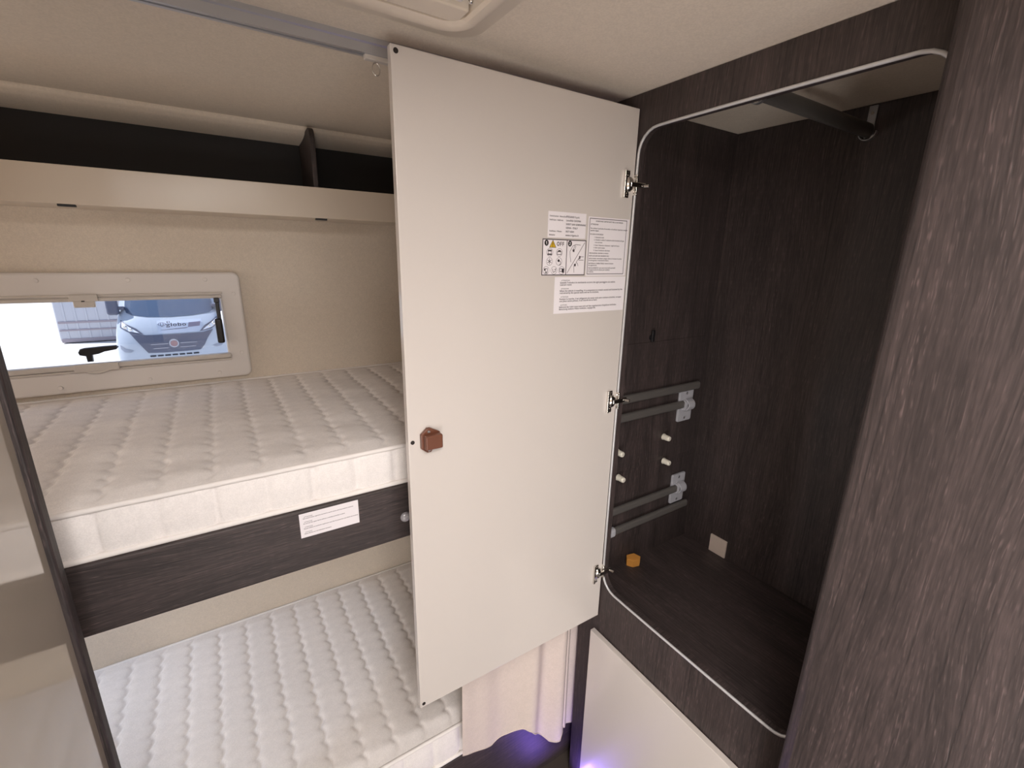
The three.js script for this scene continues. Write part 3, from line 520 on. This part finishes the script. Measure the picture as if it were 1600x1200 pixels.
// ---------- roof hatch ----------
{
  const h = thing('roof_hatch', 'beige roof hatch frame in the ceiling above the open door', 'roof hatch');
  const ox0 = -0.09, ox1 = 0.425, oz0 = -0.812, oz1 = -0.262, ix0 = -0.03, ix1 = 0.36, iz0 = -0.729, iz1 = -0.339;
  const rings = [[0, H - 0.0005, 0.05], [0.35, H - 0.006, 0.05], [0.6, H - 0.017, 0.045], [0.75, H - 0.022, 0.04], [0.93, H - 0.022, 0.035], [1, H - 0.018, 0.03], [1, H + 0.06, 0.03]];
  const P = [], I = [], K = 8, per = 4 * (K + 1);
  for (const [t, y, r] of rings) {
    const a0 = ox0 + (ix0 - ox0) * t, a1 = ox1 + (ix1 - ox1) * t, b0 = oz0 + (iz0 - oz0) * t, b1 = oz1 + (iz1 - oz1) * t;
    for (const [cx, cz, s] of [[a1 - r, b1 - r, 0], [a0 + r, b1 - r, 1], [a0 + r, b0 + r, 2], [a1 - r, b0 + r, 3]]) for (let k = 0; k <= K; k++) { const a = (s + k / K) * Math.PI / 2; P.push(cx + r * Math.cos(a), y, cz + r * Math.sin(a)); }
  }
  for (let j = 0; j + 1 < rings.length; j++) for (let i = 0; i < per; i++) { const a = j * per + i, b = j * per + (i + 1) % per, c = a + per, d = b + per; I.push(a, b, c, b, d, c); }
  let g = new THREE.BufferGeometry(); g.setAttribute('position', new THREE.Float32BufferAttribute(P, 3)); g.setIndex(I); g.computeVertexNormals();
  M.hatchPlastic.side = THREE.DoubleSide;
  part('frame', toCreasedNormals(g, 0.7), M.hatchPlastic, h, 'x');
  part('blind_cassette', [bx(ix0 + 0.002, ix1 - 0.002, H - 0.018, H + 0.03, iz0 + 0.003, iz0 + 0.045, 0.003, 2)], M.hatchPlastic, h, 'x', 'beige roller blind cassette');
  part('dome_rim', [bx(ix0, ix1, H + 0.05, H + 0.075, iz0, iz0 + 0.022, 0.003), bx(ix0, ix1, H + 0.05, H + 0.075, iz1 - 0.022, iz1, 0.003), bx(ix0, ix0 + 0.022, H + 0.05, H + 0.075, iz0, iz1, 0.003), bx(ix1 - 0.022, ix1, H + 0.05, H + 0.075, iz0, iz1, 0.003)], M.plastic, h, 'x');
  for (const [x, z] of [[0.31, iz0 + 0.048], [0.352, iz0 + 0.06], [0.2, iz0 + 0.048]]) part('screw', new THREE.SphereGeometry(0.004, 10, 8).translate(x, H - 0.012, z), M.chrome, h);
  part('flap', [bx(0.0, 0.336, H - 0.008, H + 0.004, -0.668, -0.37, 0.004, 2), bx(0.322, 0.34, H - 0.016, H + 0.006, -0.674, -0.65, 0.003, 2)], M.plastic, h, 'x', 'white hatch flap');
  part('dome', bx(ix0 - 0.02, ix1 + 0.02, H + 0.076, H + 0.086, iz0 - 0.02, iz1 + 0.02, 0.003), mat({ color: rgb(0.85, 0.87, 0.9), transmission: 0.5, thickness: 0, roughness: 0.95 }), h, 'x', 'milky dome');
}

// =====================================================================
// OUTSIDE THE WINDOW
// =====================================================================
const GY = -1.06;
struct('ground', bx(-45, 45, GY - 0.2, GY, -60, 30, 0), M.asphalt, 'bright sunlit ground outside the window', 'ground', 'x');
{ // parked white motorhome cab, front turned to the window
  const v = thing('motorhome', 'white motorhome parked outside, its front seen through the window', 'vehicle', null, [-0.8, GY, -11]);
  const sect = (pts, depth, z, bev = 0.02) => ext(poly(pts), depth, bev).translate(0, 0, z);
  // body: lofted front, x half widths by height, curving back at the sides
  const prof = [[0.25, 0.86, -0.05], [0.5, 0.9, -0.02], [0.7, 0.92, 0], [0.95, 0.91, 0], [1.12, 0.89, -0.03], [1.3, 0.86, -0.1], [1.44, 0.84, -0.24], [1.6, 0.82, -0.38], [2.1, 0.74, -0.85], [2.25, 0.72, -1.25]];
  const P = [], I = [], n = 28;
  for (const [y, hw, z] of prof) for (let i = 0; i <= n; i++) { const s = -1 + 2 * i / n, a = Math.abs(s); P.push(hw * Math.sin(s * Math.PI / 2 * 0.98), y, z - 0.35 * Math.pow(a, 3.2) + (i === 0 || i === n ? -1.2 : 0)); }
  for (let j = 0; j + 1 < prof.length; j++) for (let i = 0; i < n; i++) { const a = j * (n + 1) + i, b = a + n + 1; I.push(a, a + 1, b, a + 1, b + 1, b); }
  const g = new THREE.BufferGeometry(); g.setAttribute('position', new THREE.Float32BufferAttribute(P, 3)); g.setIndex(I); g.computeVertexNormals(); M.vanWhite.side = THREE.DoubleSide;
  part('body', [g, bx(-0.86, 0.86, 0.25, 2.2, -5.5, -1.5, 0.05, 2)], M.vanWhite, v);
  const zAt = (x, y) => { let k = 0; while (k < prof.length - 2 && y > prof[k + 1][0]) k++; const [y0, h0, z0] = prof[k], [y1, h1, z1] = prof[k + 1], t = (y - y0) / (y1 - y0), hw = h0 + (h1 - h0) * t, s = Math.asin(clamp(x / hw, -1, 1)) / (Math.PI / 2 * 0.98); return z0 + (z1 - z0) * t - 0.35 * Math.pow(Math.min(1, Math.abs(s)), 3.2); };
  // a patch that follows the body surface, given as an outline in (x, y), with a small thickness
  const skin = (pts, off, fine = 0.03) => {
    const b = new THREE.ShapeGeometry(poly(pts)); let src = b.toNonIndexed(); const out = [];
    const p = src.attributes.position; const put = (a, b2, c, d) => { const L = Math.max(Math.hypot(a[0] - b2[0], a[1] - b2[1]), Math.hypot(b2[0] - c[0], b2[1] - c[1]), Math.hypot(c[0] - a[0], c[1] - a[1])); if (d > 0 && L > 0.07) { const m1 = [(a[0] + b2[0]) / 2, (a[1] + b2[1]) / 2], m2 = [(b2[0] + c[0]) / 2, (b2[1] + c[1]) / 2], m3 = [(c[0] + a[0]) / 2, (c[1] + a[1]) / 2]; put(a, m1, m3, d - 1); put(m1, b2, m2, d - 1); put(m3, m2, c, d - 1); put(m1, m2, m3, d - 1); } else out.push(a, b2, c); };
    for (let i = 0; i < p.count; i += 3) put([p.getX(i), p.getY(i)], [p.getX(i + 1), p.getY(i + 1)], [p.getX(i + 2), p.getY(i + 2)], 5);
    const A = []; for (const q of out) A.push(q[0], q[1], zAt(q[0], q[1]) + off); for (let i = 0; i < out.length; i += 3) for (const k of [0, 2, 1]) { const q = out[i + k]; A.push(q[0], q[1], zAt(q[0], q[1]) - 0.02); }
    const r = new THREE.BufferGeometry(); r.setAttribute('position', new THREE.Float32BufferAttribute(A, 3)); r.setAttribute('uv', new THREE.Float32BufferAttribute(new Float32Array(A.length / 3 * 2), 2)); r.computeVertexNormals(); return r;
  };
  part('windscreen', skin([[-0.68, 1.51], [-0.6, 1.47], [-0.36, 1.43], [0, 1.415], [0.36, 1.43], [0.66, 1.47], [0.73, 1.52], [0.7, 1.85], [0.62, 2.1], [-0.6, 2.1], [-0.68, 1.85], [-0.7, 1.58]], 0.012), M.vanGlass, v, 'x', 'dark windscreen');
  const grille = part('grille', skin([[-0.66, 1.17], [-0.41, 1.105], [-0.1, 1.1], [0.1, 1.1], [0.5, 1.105], [0.68, 1.15], [0.56, 0.98], [0.5, 0.86], [0.42, 0.765], [0.2, 0.755], [-0.2, 0.755], [-0.42, 0.765], [-0.5, 0.9]], 0.014), M.vanDark, v, 'x', 'dark grille');
  for (const [y, w] of [[0.925, 0.36], [0.845, 0.33]]) for (const s of [-1, 1]) part('grille_bar', ext(poly(s < 0 ? [[-w, y - 0.006], [-0.09, y - 0.006], [-0.09, y + 0.006], [-w, y + 0.006]] : [[0.1, y - 0.006], [w + 0.02, y - 0.006], [w + 0.02, y + 0.006], [0.1, y + 0.006]]), 0.03).translate(0, 0, -0.01), M.vanBar, grille, 'x');
  for (let k = 0; k < 7; k++) part('air_slot', bx(-0.4 + k * 0.115, -0.31 + k * 0.115, 0.685, 0.712, -0.03, 0.012, 0.003), M.vanSlot, v, 'x', 'black air slot in the bumper');
  const em = part('emblem', cyl(0.085, 0.08, 0.03, [0.005, 0.925, 0], [0, 0, 1], 32), M.vanBar, v, 'y', 'round silver-red emblem'); part('emblem_disc', cyl(0.06, 0.055, 0.008, [0.005, 0.925, 0.028], [0, 0, 1], 32), M.emblemRed, em);
  for (const s of [-1, 1]) {
    const f = (p) => p.map(([x, y]) => [s * x, y]).sort(() => 0), o = [[0.775, 1.385], [0.66, 1.3], [0.54, 1.23], [0.445, 1.125], [0.65, 1.165], [0.79, 1.25]];
    const hl = part('headlight', skin(s > 0 ? f(o).reverse() : f(o), 0.012), M.vanDark, v, 'x', 'headlight');
    part('lens', skin((s > 0 ? (a) => a.reverse() : (a) => a)(f([[0.755, 1.35], [0.66, 1.275], [0.56, 1.2], [0.5, 1.15], [0.65, 1.185], [0.765, 1.26]])), 0.02), M.lampClear, hl, 'x');
    for (const [x, y, r] of [[0.7, 1.26, 0.035], [0.62, 1.215, 0.026]]) part('reflector', new THREE.SphereGeometry(r, 14, 10).translate(s * x, y, zAt(s * x, y) + 0.012), M.chrome, hl);
    part('fog_recess', skin((s > 0 ? (a) => a.reverse() : (a) => a)(f([[0.83, 0.93], [0.74, 0.86], [0.63, 0.825], [0.68, 0.79], [0.78, 0.8], [0.83, 0.86]])), 0.008), mat({ color: rgb(0.26, 0.29, 0.36), roughness: 0.4 }), v, 'x', 'fog lamp recess');
    const mi = part('mirror', bx(s > 0 ? 0.78 : -0.96, s > 0 ? 0.96 : -0.78, 1.47, 1.84, -0.5, -0.33, 0.05, 4), M.vanDark, v, 'y', 'dark wing mirror'); part('mirror_arm', bx(s > 0 ? 0.7 : -0.82, s > 0 ? 0.82 : -0.7, 1.56, 1.62, -0.49, -0.39, 0.01), M.vanDark, mi);
    part('wheel', cyl(0.33, 0.33, 0.22, [s * 0.9, 0.33, -0.9], [-s, 0, 0], 28), M.vanSlot, v, 'y', 'front wheel');
  }
  // printed logo on the bonnet
  const t = canvasTex(1024, 512, (x, w, h) => {
    x.fillStyle = '#aab4c6'; x.fillRect(0, 0, w, h); x.fillStyle = '#2f2e40'; x.strokeStyle = '#555468'; x.lineWidth = 14;
    x.beginPath(); x.ellipse(110, 150, 82, 62, 0, 0, 7); x.stroke(); x.beginPath(); x.ellipse(110, 150, 34, 62, 0, 0, 7); x.stroke(); x.fillRect(84, 226, 52, 16);
    x.font = 'bold 100px sans-serif'; x.fillText('El', 212, 116); x.font = 'bold 176px sans-serif'; x.fillText('globo', 196, 246);
    x.fillStyle = '#6e6a80'; x.beginPath(); x.moveTo(720, 120); x.lineTo(1004, 96); x.lineTo(970, 280); x.lineTo(690, 310); x.closePath(); x.fill();
    x.fillStyle = '#56566a'; x.beginPath(); x.moveTo(60, 372); x.quadraticCurveTo(500, 330, 690, 310); x.lineTo(660, 345); x.quadraticCurveTo(400, 372, 60, 382); x.closePath(); x.fill();
  });
  const lg = skin([[-0.22, 1.12], [0.5, 1.12], [0.5, 1.36], [-0.22, 1.36]], 0.004), lp = lg.attributes.position, lu = lg.attributes.uv; for (let i = 0; i < lp.count; i++) lu.setXY(i, (lp.getX(i) + 0.22) / 0.72, (lp.getY(i) - 1.12) / 0.24);
  const lm = new THREE.Mesh(lg, mat({ map: t, roughness: 0.4 })); lm.name = 'bonnet_logo'; lm.userData.label = 'printed bonnet logo reading El globo'; lm.castShadow = lm.receiveShadow = true; v.add(lm);
}
{ // pale ribbed trailer further away
  const v = thing('box_trailer', 'pale ribbed box trailer standing behind the motorhome outside', 'trailer', null, [-2.4, GY, -18]);
  part('trailer_body', bx(-1.54, 1.6, 0.04, 2.6, -4, 0, 0.06, 3), M.trailer, v, 'y');
  for (const [y0, y1] of [[0.58, 0.64], [0.36, 0.41], [0.03, 0.14]]) part('band', bx(-1.5, 1.58, y0, y1, -0.02, 0.025, 0.008), M.trailerBand, v, 'x', 'dull horizontal band');
  for (let k = 0; k < 12; k++) part('rib', bx(-1.36 + k * 0.24, -1.31 + k * 0.24, 0.14, 2.55, -0.02, 0.016, 0.006), M.trailer, v, 'y');
  for (const x of [-1.2, 1.2]) part('wheel', cyl(0.2, 0.2, 0.18, [x, 0.2, -1.4], [1, 0, 0], 20), M.vanSlot, v);
}

renderer.render(scene, camera);
